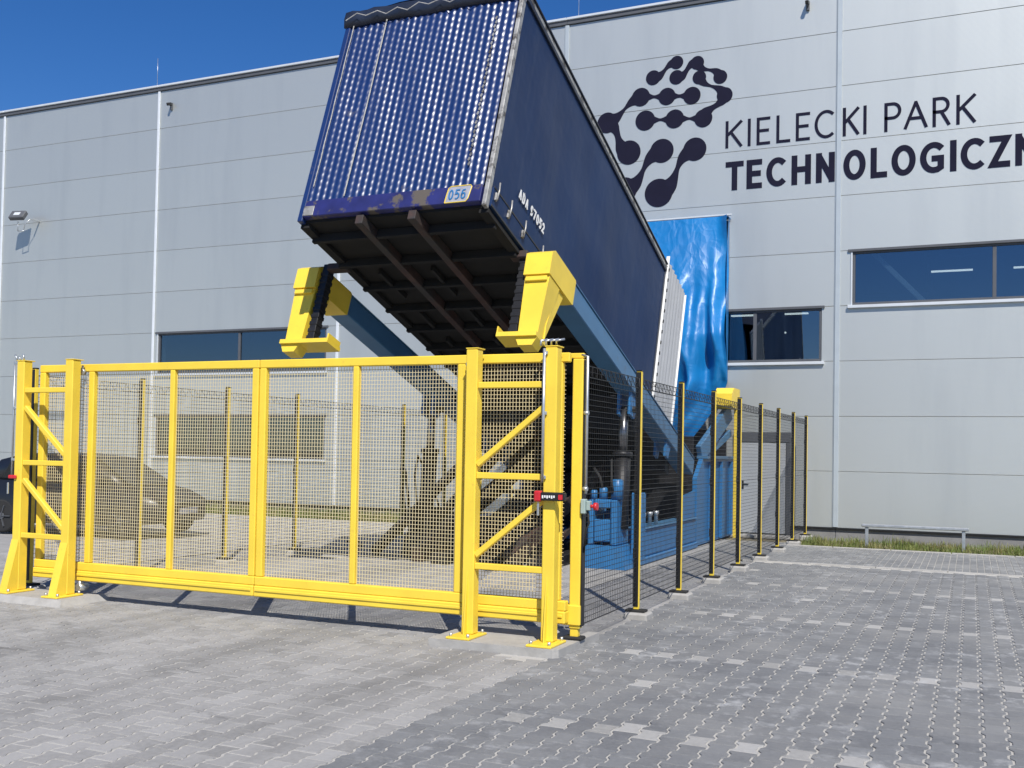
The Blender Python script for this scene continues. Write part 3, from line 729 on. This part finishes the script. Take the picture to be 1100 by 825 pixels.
    if s > 0:
        blk = part('bearing_block', 'blue_paint', tip, lambda bm: prism(bm, [(cx-.60, 0), (cx+.22, 0), (cx+.20, .05), (cx+.12, .33), (cx-.36, .33), (cx-.58, .07)], 'y', 13.98, 14.62))
        for x0, x1, y0, y1, z0, z1 in ((-.36, -.28, 14.0, 14.6, .335, .98), (-.02, .07, 14.0, 14.6, .335, .98), (-.275, -.025, 14.02, 14.10, .38, .70), (-.275, -.025, 14.02, 14.14, .86, .985), (.16, .32, 14.4, 14.62, .10, 1.08), (-.275, -.025, 14.5, 14.58, .335, .80)):
            bx('block_cheek', 'blue_paint', blk, cx+x0, cx+x1, y0, y1, z0, z1, .015)
        for x0, y0, z0, z1, r_ in ((-.30, 14.1, .985, 1.10, .05), (-.16, 14.1, .99, 1.14, .06), (.03, 14.15, .985, 1.26, .085)):
            part('block_port', 'blue_paint', blk, lambda bm: tube(bm, [(cx+x0, y0, z0), (cx+x0, y0, z1), (cx+x0, y0, z1+.015)], [r_, r_, r_*.7], 14))
    else:
        blk = part('bearing_block', 'dark_steel', tip, lambda bm: prism(bm, [(cx-.28, 0), (cx+.28, 0), (cx+.20, .35), (cx-.20, .35)], 'y', 14.08, 14.56))
        bx('block_cheek', 'dark_steel', blk, cx-.18, cx-.10, 14.1, 14.54, .352, .75, .012); bx('block_cheek', 'dark_steel', blk, cx+.10, cx+.18, 14.1, 14.54, .352, .75, .012)
        for q in range(3):   # slanting stays that run up from the floor to the hopper
            xq = -8.40+.52*q
            part('slanting_stay', 'rust_beam' if q % 2 else 'dark_steel', tip, lambda bm: bar(bm, (xq, 13.75+.05*q, .07), (xq+.10, 17.9, 2.05), .12, .14, .010))
    part('hydraulic_hose', 'rubber', blk, lambda bm: tube(bm, [(cx-.16, 14.1, 1.06 if s > 0 else .75), (cx-.18, 14.0, 1.3), (cx-.30, 14.1, 1.42), (cx-.42, 14.3, 1.2), (cx-.45, 14.5, .6), (cx-.45, 14.8, .1)], .022, 8))
    part('hydraulic_hose', 'rubber', blk, lambda bm: tube(bm, [(cx-.02, 14.1, 1.06 if s > 0 else .75), (cx-.0, 13.98, 1.25), (cx-.08, 14.2, 1.55), (cx-.12, 14.6, 1.3), (cx-.10, 15.0, .7), (cx-.05, 15.2, .55)], .018, 8))
    P0, P1 = Vector((cx+.02, 14.32, .55)), Vector(T(cx, 4.75, -.52))
    cyl = part('hydraulic_cylinder', 'dark_steel', tip, lambda bm: tube(bm, [P0, P0.lerp(P1, .62)], .12, 16))
    part('piston_rod', 'dark_chrome', cyl, lambda bm: tube(bm, [P0.lerp(P1, .62), P1], .065, 14))
    part('pivot_pin', 'dark_steel', cyl, lambda bm: tube(bm, [P1+Vector((-.2, 0, 0)), P1+Vector((.2, 0, 0))], .05, 10))
    part('gland_ring', 'dark_steel', cyl, lambda bm: tube(bm, [P0.lerp(P1, .60), P0.lerp(P1, .64)], .145, 16))
for u0 in (5.6, 7.6):
    tl('cross_beam', 'dark_steel', tip, lambda bm: box(bm, -7.72, -4.78, u0, u0+.26, -.50, -.20, .01))
tl('deck_plate', 'dark_steel', tip, lambda bm: box(bm, -7.70, -4.80, 5.0, 8.2, -.199, -.186, 0))
for x0 in (-7.0, -6.2, -5.5):
    bx('wheel_track', 'dark_steel', tip, x0-.12, x0+.12, 13.2, 18.4, -.01, .16, .01)
for x0 in (-7.45, -6.75, -5.95):
    part('ramp_rail', 'rust_beam', tip, lambda bm: (bar(bm, (x0, 13.35, .10), (x0, 18.38, 1.75), .16, .26, .012), bar(bm, (x0+.22, 13.9, .06), (x0+.22, 18.38, 1.40), .05, .10, .008)))
for y0 in (14.6, 16.0, 17.4):
    z0 = .10+(y0-13.35)*.328
    bx('ramp_rung', 'dark_steel', tip, -7.36, -6.04, y0, y0+.1, z0-.04, z0+.04, .006)
bx('tie_beam', 'blue_paint', tip, -7.7, -4.8, 16.6, 16.8, .17, .36, .01)

# ------------------------------------------------------------ hopper and tarp
hop = thing('receiving_hopper', 'blue steel receiving hopper standing against the hall wall below the tarp', 'hopper', loc=(0, 0, 0))
part('side_plate', 'blue_paint', hop, lambda bm: prism(bm, [(18.50, 0), (21.95, 0), (21.95, 1.57), (18.95, 1.57), (18.50, 1.22)], 'x', -4.62, -4.54))
part('corner_gusset', 'blue_paint', hop, lambda bm: prism(bm, [(17.55, .521), (18.49, .521), (18.49, 1.0), (17.6, .92)], 'x', -4.60, -4.56))
for y in (19.4, 20.3, 21.2): bx('stiffener', 'blue_paint', hop, -4.538, -4.47, y, y+.06, .02, 1.52, .006)
bx('rim', 'arm_blue', hop, -4.66, -4.45, 18.95, 21.95, 1.575, 1.63, .006)
bx('side_plate', 'blue_paint', hop, -8.05, -7.97, 18.5, 21.95, 0, 1.9, .006)
bx('front_plate', 'dark_steel', hop, -7.965, -4.625, 18.52, 18.58, .0, 1.98, .006)
bx('back_plate', 'dark_steel', hop, -7.965, -4.75, 21.85, 21.93, 0, 2.2, .006)
for z in (.5, 1.1, 1.7): bx('front_rib', 'dark_steel', hop, -7.9, -4.7, 18.44, 18.515, z, z+.1, .006)
part('guide_chute', 'arm_blue', hop, lambda bm: (bar(bm, (-4.62, 19.0, 1.66), (-4.42, 20.6, 2.52), .10, .34, .008), bar(bm, (-4.62, 19.6, 1.66), (-4.42, 20.7, 2.1), .07, .14, .008)))
part('yellow_post', 'yellow', hop, lambda bm: (box(bm, -4.30, -4.20, 20.48, 20.58, .02, 2.56, .008),))
part('yellow_bumper', 'yellow', hop, lambda bm: prism(bm, [(20.0, 2.62), (20.0, 2.85), (20.2, 2.97), (20.75, 2.97), (20.75, 2.565), (20.2, 2.565)], 'x', -4.58, -4.24))

tf = thing('hopper_tarp', 'crumpled bright blue tarpaulin hanging on the wall over the hopper', 'tarpaulin', loc=(0, 0, 0))
def drape(bm):
    nx, nz = 90, 110; rows = []
    TOPZ, BOT = 6.72, 1.75
    for j in range(nz+1):
        v = j/nz; z = TOPZ-(TOPZ-BOT)*v; row = []
        xr = -4.71 + .13*max(0, min(1, (6.0-z)/2.4)) - .012*math.sin(z*3) - (0 if z > 3.15 else (3.15-z)**1.35*.52)
        for i in range(nx+1):
            s = i/nx; x = -8.05+(xr+8.05)*s
            k = min(1, v*1.6)
            y = 21.70 - .62*min(1, v*1.9)
            fold = .035*k*math.sin(s*9+.8*z) + .03*k*max(0, s-.8)*5*math.sin(s*71+z*.4)
            cr_ = max(0, min(1, (5.55-z)/.8))
            fold += cr_*(.20*(abs(math.sin(s*15+.35*z+.4*math.sin(z*1.7)))-.6)+.05*math.sin(s*26+.9*z)+.05*math.sin(s*57-z*1.1)+.035*math.sin(z*3.1+s*12)+.02*math.sin(z*7-s*19))
            sag = -.22*math.sin(math.pi*s)*v*(1-v)*3
            edge = max(0, (s-.93)/.07)
            y += fold*(1-.4*edge) + sag + edge**1.5*.16*math.sin(z*2.5+.5)
            zz = z + .05*math.sin(s*9)*v
            row.append(bm.verts.new((x, y, zz)))
        rows.append(row)
    for j in range(nz):
        for i in range(nx): bm.faces.new((rows[j][i], rows[j+1][i], rows[j+1][i+1], rows[j][i+1])).smooth = True
ts = part('front_sheet', 'tarp', tf, drape)
def side_drape(bm):
    nz, ny = 60, 12; rows = []
    for j in range(nz+1):
        z = 6.72-3.5*j/nz; row = []
        for i in range(ny+1):
            s = i/ny; kk = max(0, min(1, (6.0-z)/2.4)); yf = 21.72-.62*min(1, (6.72-z)/4.97*1.9); row.append(bm.verts.new((-4.715+.13*kk*(1-s)-.04*s, yf+(21.985-yf)*s, z)))
        rows.append(row)
    for j in range(nz):
        for i in range(ny): bm.faces.new((rows[j][i], rows[j+1][i], rows[j+1][i+1], rows[j][i+1])).smooth = True
part('side_sheet', 'tarp', tf, side_drape)
part('top_sheet', 'tarp', tf, lambda bm: box(bm, -8.05, -4.725, 21.72, 21.98, 6.70, 6.725, .005))
part('top_bar', 'sill', tf, lambda bm: box(bm, -8.1, -4.66, 21.69, 21.74, 6.73, 6.765, .004))

# ------------------------------------------------------------ yellow gate
def wires(bm, x0, x1, z0, z1, y, px, pz, r):
    n = int((x1-x0)/px)
    for k in range(1, n):
        x = x0+(x1-x0)*k/n+random.uniform(-.001, .001); bar(bm, (x, y, z0), (x, y, z1), 2*r, 2*r)
    n = int((z1-z0)/pz)
    for k in range(1, n):
        z = z0+(z1-z0)*k/n+random.uniform(-.001, .001); bar(bm, (x0, y+2*r+.0004, z), (x1, y+2*r+.0004, z), 2*r, 2*r, 0, (0, 1, 0))
GY = 8.13
def leaf(label, x_tail, x_stile, x_mid, x_meet):
    t = thing('gate_leaf', label, 'gate', 'sliding gate leaves', loc=(x_meet, GY, 0))
    sg_ = 1 if x_meet > x_tail else -1
    X = lambda x: x-x_meet
    lo, hi = min(X(x_tail), -sg_*.004), max(X(x_tail), -sg_*.004)
    bx('top_rail', 'yellow', t, lo, hi, -.03, .03, 2.405, 2.485, .008)
    br_ = bx('bottom_rail', 'yellow', t, lo, hi, -.05, .05, .21, .315, .010)
    bx('rail_lip', 'yellow', br_, lo, hi, -.038, .04, .316, .40, .008)
    bx('rail_groove', 'yellow', br_, lo+.02, hi-.02, -.062, -.0505, .262, .29, .005)
    for xx, wd in ((x_tail+sg_*.045 if x_tail < -5 else -3.185, .08), (x_stile, .075), (x_mid, .06), (x_meet-sg_*.045, .075)):
        bx('stile', 'yellow', t, X(xx)-wd/2, X(xx)+wd/2, -.032, .032, .401, 2.404, .008)
    xs = sorted([X(x_tail)+sg_*.045, X(x_stile), X(x_mid), -sg_*.045])
    for a, b in zip(xs, xs[1:]):
        o = part('wire_mesh', 'yellow_wire', t, lambda bm: wires(bm, a, b, .39, 2.41, .012, .030, .034, .0019)); o['kind'] = 'stuff'
    for xx in (x_stile, ):
        part('guide_roller', 'galv', t, lambda bm: (tube(bm, [(X(xx)-sg_*.10, -.075, 2.40), (X(xx)-sg_*.10, -.035, 2.40)], .035, 12), tube(bm, [(X(xx)-sg_*.10, -.055, 2.435), (X(xx)-sg_*.10, -.055, 2.47)], .012, 8)))
        part('track_roller', 'galv', t, lambda bm: (tube(bm, [(X(xx)-sg_*.08, -.03, .12), (X(xx)-sg_*.08, -.03, .209)], .018, 8), tube(bm, [(X(xx)-sg_*.08, -.06, .14), (X(xx)-sg_*.08, .06, .14)], .04, 12)))
    return t
leaf('left leaf of the yellow wire mesh gate', -9.20, -8.45, -7.36, -6.285)
leaf('right leaf of the yellow wire mesh gate, beside the corner post', -3.085, -4.10, -5.19, -6.285)

def post_frame(label, xa, xb, fin, flip):
    t = thing('gate_post_frame', label, 'gate post', 'braced gate post frames', loc=((xa+xb)/2, 7.97, 0))
    X = lambda x: x-(xa+xb)/2
    for xx in (xa, xb):
        p_ = bx('post', 'yellow', t, X(xx)-.054, X(xx)+.054, -.062, .050, .085, 2.515, .008)
        bx('post_cap', 'yellow', p_, X(xx)-.057, X(xx)+.062, -.065, .075, 2.516, 2.526, .003)
        bp = bx('base_plate', 'yellow', p_, X(xx)-.11, X(xx)+.11, -.24, .11, .066, .084, .004)
        part('anchor_bolt', 'galv', p_, lambda bm: [tube(bm, [(X(xx)+dx, dy, .080), (X(xx)+dx, dy, .112)], .014, 6) for dx in (-.08, .08) for dy in (-.20, .08)])
        part('gusset_fin', 'yellow', p_, lambda bm: prism(bm, [(-.0615, .0845), (-.0625-fin, .0845), (-.0625-fin*.9, .15), (-.0625, .62)], 'x', X(xx)-(.055 if fin > .1 else .012), X(xx)+(.05 if fin > .1 else .0)))
    for z in (2.205, 1.435, .665):
        bx('rung', 'yellow', t, X(min(xa, xb))+.055, X(max(xa, xb))-.055, -.05, -.0, z-.027, z+.027, .006)
    for z0 in (1.465, .695):
        za, zb = (z0+.56, z0+.06) if not flip else (z0+.06, z0+.56)
        part('diagonal_brace', 'yellow', t, lambda bm: bar(bm, (X(min(xa, xb))+.056, -.022, za), (X(max(xa, xb))-.056, -.022, zb), .05, .055, .006, (0, 1, 0)))
    return t
def frustum(bm, t, b, z0, z1):
    A = [bm.verts.new((x, y, z1)) for x, y in ((t[0], t[2]), (t[1], t[2]), (t[1], t[3]), (t[0], t[3]))]
    B = [bm.verts.new((x, y, z0)) for x, y in ((b[0], b[2]), (b[1], b[2]), (b[1], b[3]), (b[0], b[3]))]
    bm.faces.new(A); [bm.faces.new((B[k], B[(k+1) % 4], A[(k+1) % 4], A[k])) for k in range(4)]
pf1 = post_frame('left yellow gate post frame with ladder rungs, by the parked car', -9.265, -8.565, .135, False)
pf2 = post_frame('right yellow gate post frame with ladder rungs, at the fence corner', -3.905, -3.175, .05, True)
part('footing', 'concrete', pf1, lambda bm: frustum(bm, (-.62, .55, -.262, .30), (-.80, .62, -.34, .36), -.012, .065))
part('footing', 'concrete', pf2, lambda bm: (prism(bm, [(-.62, -.27), (.50, -.27), (.54, -.23), (.56, .70), (-.62, .70)], 'z', -.05, .065)))
# cables and rods on the posts
part('locking_rod', 'galv', pf2, lambda bm: (tube(bm, [(.315, -.085, 1.40), (.315, -.085, 2.50)], .014, 8), *[box(bm, .30, .34, -.085, -.0625, z, z+.03, .004) for z in (1.42, 1.95, 2.45)]))
part('cable_gland', 'galv', pf2, lambda bm: [tube(bm, [(.26+.04*k, -.03+.02*k, 2.53), (.26+.045*k, -.03, 2.57), (.30+.05*k, .02, 2.585)], .011, 6) for k in range(4)])
part('cable_gland', 'galv', pf1, lambda bm: [tube(bm, [(-.44+.05*k, -.03, 2.53), (-.47+.06*k, -.03, 2.59-.02*(k % 2))], .010, 6) for k in range(3)])
part('locking_rod', 'galv', pf1, lambda bm: (tube(bm, [(-.47, -.03, 1.30), (-.47, -.03, 2.52)], .010, 8), *[box(bm, -.48, -.413, -.04, -.02, z, z+.03, .004) for z in (1.45, 2.0, 2.48)]))
il = part('interlock_switch', 'black', pf2, lambda bm: box(bm, .315, .525, -.125, -.0635, 1.245, 1.315, .008))
part('red_end', 'red', il, lambda bm: (box(bm, .255, .314, -.13, -.06, 1.235, 1.325, .012), box(bm, .475, .512, -.1275, -.1255, 1.258, 1.30, .004)))
part('printed_strip', 'white', il, lambda bm: [box(bm, .33+.02*k, .343+.02*k, -.1268, -.1255, 1.265+.006*(k % 2), 1.29, 0) for k in range(6)])
part('hanging_key', 'galv', il, lambda bm: (box(bm, .28, .30, -.115, -.10, 1.12, 1.22, .004), tube(bm, [(.29, -.108, 1.22), (.29, -.108, 1.245)], .006, 6)))
il = part('interlock_switch', 'red', pf1, lambda bm: box(bm, -.46, -.35, -.09, -.0635, 1.262, 1.30, .008))
part('hanging_key', 'galv', il, lambda bm: box(bm, -.44, -.42, -.115, -.101, 1.10, 1.22, .004))

# ------------------------------------------------------------ mesh fences
def fence_panel_mesh():
    bm = bmesh.new(); Lp = 1.645-.09; H0, H1 = .17, 2.40; r = .0019
    n = 31
    for k in range(n+1):
        y = Lp*k/n; bar(bm, (0, y, H0), (0, y, H1), 2*r*.65, 2*r*.65)
    m = 46
    for k in range(m+1):
        z = H0+(H1-H0)*k/m; rr = r*(2.0 if k in (0, m, m//2, m-2) else 1.05); bar(bm, (.004, 0, z), (.004, Lp, z), 2*rr, 2*rr)
    za, zb = H1-(H1-H0)*2/m, H1
    zz = [(.010+.02*(k % 2), Lp*k/24, za if k % 2 else zb) for k in range(25)]
    tube(bm, zz, .0026, 4)
    bar(bm, (.028, 0, za), (.028, Lp, za), .006, .006)
    return mesh_of('wire_mesh', bm, 'black')
fpm = fence_panel_mesh()
def post_meshes():
    a = bmesh.new(); box(a, -.028, .028, -.024, .024, .09, 2.47, .004)
    b = bmesh.new(); box(b, -.030, .0005, -.034, -.0245, .12, 2.465, .002); box(b, -.030, .0005, .0245, .034, .12, 2.465, .002); box(b, -.0005, .024, -.0335, -.0245, .12, 2.465, .002); box(b, -.03, .03, -.026, .026, 2.471, 2.485, .003)
    for z in (.6, 1.25, 1.9): box(b, -.034, .02, -.04, -.0345, z, z+.10, .003)
    c = bmesh.new(); box(c, -.10, .10, -.065, .065, .066, .089, .004)
    d_ = bmesh.new(); box(d_, -.10, .14, -.12, .12, -.05, .065, .018)
    return [mesh_of(n, m_, k) for n, m_, k in (('post', a, 'yellow'), ('mesh_clamp', b, 'black'), ('foot_plate', c, 'rubber'), ('footing', d_, 'concrete'))]
PM = post_meshes()
def fence(label, x, ys, mirror=False):
    t = thing('mesh_fence', label, 'fence', 'black wire mesh safety fences', loc=(x, ys[0], 0))
    for k, y in enumerate(ys):
        p_ = put('post', PM[0], t, (0, y-ys[0], 0))
        for n, me in zip(('mesh_clamp', 'foot_plate', 'footing'), PM[1:]): put(n, me, p_)
    for a in ys[:-1]:
        o = put('wire_mesh', fpm, t, (0, a-ys[0]+.045, 0)); o['kind'] = 'stuff'
    return t
FY = [10.0+1.645*k for k in range(8)]
fr = fence('right hand black wire mesh fence running from the gate corner to the hall', -3.05, FY)
# corner stile and short first bay
cs = part('corner_post', 'yellow', fr, lambda bm: box(bm, -.042, .052, -.042, .042, .16, 2.44, .008), (0, -1.76, 0))
part('corner_sleeve', 'yellow', cs, lambda bm: (box(bm, -.10, .062, -.06, .06, .19, .36, .008), box(bm, -.035, .035, -.03, .03, .09, .189, .004), tube(bm, [(-.12, -.02, .31), (-.05, -.02, .31)], .03, 10)))
part('corner_bracket', 'yellow', cs, lambda bm: box(bm, -.2, .05, -.02, .02, 2.445, 2.49, .006))
part('rubber_foot', 'rubber', cs, lambda bm: box(bm, -.09, .08, -.06, .06, .066, .096, .01))
part('black_edge', 'black', cs, lambda bm: box(bm, .0555, .066, -.03, .05, .18, 2.43, .002))
part('conduit', 'galv', cs, lambda bm: (tube(bm, [(.085, -.02, 1.30), (.085, -.02, 2.46), (.03, -.01, 2.475)], .013, 8), *[tube(bm, [(.06, -.02, z), (.10, -.02, z)], .02, 8) for z in (1.34, 1.98)]))
sb = part('stop_button_box', 'grey_plastic', cs, lambda bm: (box(bm, .0565, .10, -.075, -.005, 1.13, 1.255, .008), box(bm, .101, .135, -.06, .0, 1.16, 1.24, .006)))
part('red_button', 'red', sb, lambda bm: (tube(bm, [(.135, -.03, 1.195), (.165, -.03, 1.195)], .014, 10), tube(bm, [(.165, -.03, 1.195), (.195, -.03, 1.195)], .032, 14)))
part('button_cable', 'rubber', sb, lambda bm: tube(bm, [(.11, -.03, 1.16), (.12, -.02, 1.05), (.09, -.01, 1.0), (.07, 0, .8)], .008, 6))
bm = bmesh.new()
for k in range(33): bar(bm, (0, -1.70+1.655*k/32, .17), (0, -1.70+1.655*k/32, 2.40), .0025, .0025)
for k in range(47):
    z = .17+2.23*k/46; rr = .0019*(2.0 if k in (0, 46, 23, 44) else 1.05); bar(bm, (.004, -1.70, z), (.004, -.045, z), 2*rr, 2*rr)
tube(bm, [(.010+.02*(k % 2), -1.70+1.655*k/26, 2.303 if k % 2 else 2.40) for k in range(27)], .0032, 4)
o = put('wire_mesh', mesh_of('wire_mesh', bm, 'black'), fr); o['kind'] = 'stuff'
fence('left hand wire mesh fence seen through the gate', -9.56, [8.36]+[10.0+1.645*k for k in range(8)])

# ------------------------------------------------------------ parked car
car = thing('parked_car', 'dark parked hatchback behind the left end of the gate', 'car', loc=(-15.0, 14.5, 0), rot=(0, 0, rad(6)))
def loft(bm, secs, smooth=True):
    rings = [[bm.verts.new(p) for p in s_] for s_ in secs]; n = len(rings[0])
    for a, b in zip(rings, rings[1:]):
        for k in range(n): bm.faces.new((a[k], a[(k+1) % n], b[(k+1) % n], b[k])).smooth = smooth
    bm.faces.new(rings[0][::-1]); bm.faces.new(rings[-1])
    bmesh.ops.recalc_face_normals(bm, faces=bm.faces)
def body(bm):
    st = [(-2.05, .62, .45, .80), (-2.0, .76, .30, .92), (-1.75, .84, .24, .97), (-1.0, .87, .20, .95), (0, .88, .20, .93), (1.0, .87, .20, .92), (1.55, .84, .22, .84), (1.95, .74, .28, .70), (2.08, .55, .38, .60)]
    loft(bm, [[(x, -w_, z0+.08), (x, -w_*.9, z0), (x, w_*.9, z0), (x, w_, z0+.08), (x, w_, (z0+z1)/2+.1), (x, w_*.88, z1), (x, 0, z1+.03), (x, -w_*.88, z1), (x, -w_, (z0+z1)/2+.1)] for x, w_, z0, z1 in st])
part('body', 'car_paint', car, body)
def cabin(bm):
    st = [(-1.95, .72, .90, 1.02), (-1.6, .74, .92, 1.36), (-1.2, .72, .92, 1.45), (-.3, .70, .92, 1.48), (.45, .68, .91, 1.42), (.85, .70, .91, 1.2), (1.3, .74, .88, .93)]
    loft(bm, [[(x, -w_, z0), (x, -w_*.80, z1-.03), (x, -w_*.6, z1), (x, w_*.6, z1), (x, w_*.80, z1-.03), (x, w_, z0)] for x, w_, z0, z1 in st])
cb = part('cabin', 'car_paint', car, cabin)
for s in (-1, 1):
    part('side_window', 'car_glass', cb, lambda bm: [prism(bm, pl, 'y', s*.695, s*.71) for pl in ([(-1.45, 1.0), (-.45, 1.0), (-.45, 1.34), (-1.25, 1.32)], [(-.38, 1.0), (.75, .99), (.42, 1.30), (-.38, 1.34)])])
part('windscreen', 'car_glass', cb, lambda bm: bm.faces.new([bm.verts.new(p) for p in ((1.27, -.62, .955), (1.27, .62, .955), (.52, .50, 1.405), (.52, -.50, 1.405))]))
for x in (-1.28, 1.32):
    for s in (-1, 1):
        wh = part('wheel', 'rubber', car, lambda bm: tube(bm, [(x, s*.66, .31), (x, s*.68, .31), (x, s*.85, .31), (x, s*.87, .31)], [.27, .31, .31, .27], 24))
        part('rim', 'frame_grey', wh, lambda bm: (tube(bm, [(x, s*.871, .31), (x, s*.885, .31)], .06, 10), [bar(bm, (x, s*.878, .31), (x+.2*math.cos(a), s*.878, .31+.2*math.sin(a)), .04, .012) for a in [k*math.pi*.4 for k in range(5)]]))
part('licence_plate', 'plate_dull', car, lambda bm: box(bm, 2.09, 2.10, -.26, .26, .42, .53, .003))
for s in (-1, 1):
    part('headlight', 'car_glass', car, lambda bm: box(bm, 1.86, 2.0, s*.58-.12, s*.58+.12, .56, .68, .03))
    part('tail_light', 'redlamp', car, lambda bm: box(bm, -2.03, -1.93, s*.66-.09, s*.66+.09, .70, .92, .02))
    part('mirror', 'car_paint', car, lambda bm: box(bm, .72, .86, s*.84-.09, s*.84+.09, .94, 1.06, .03))
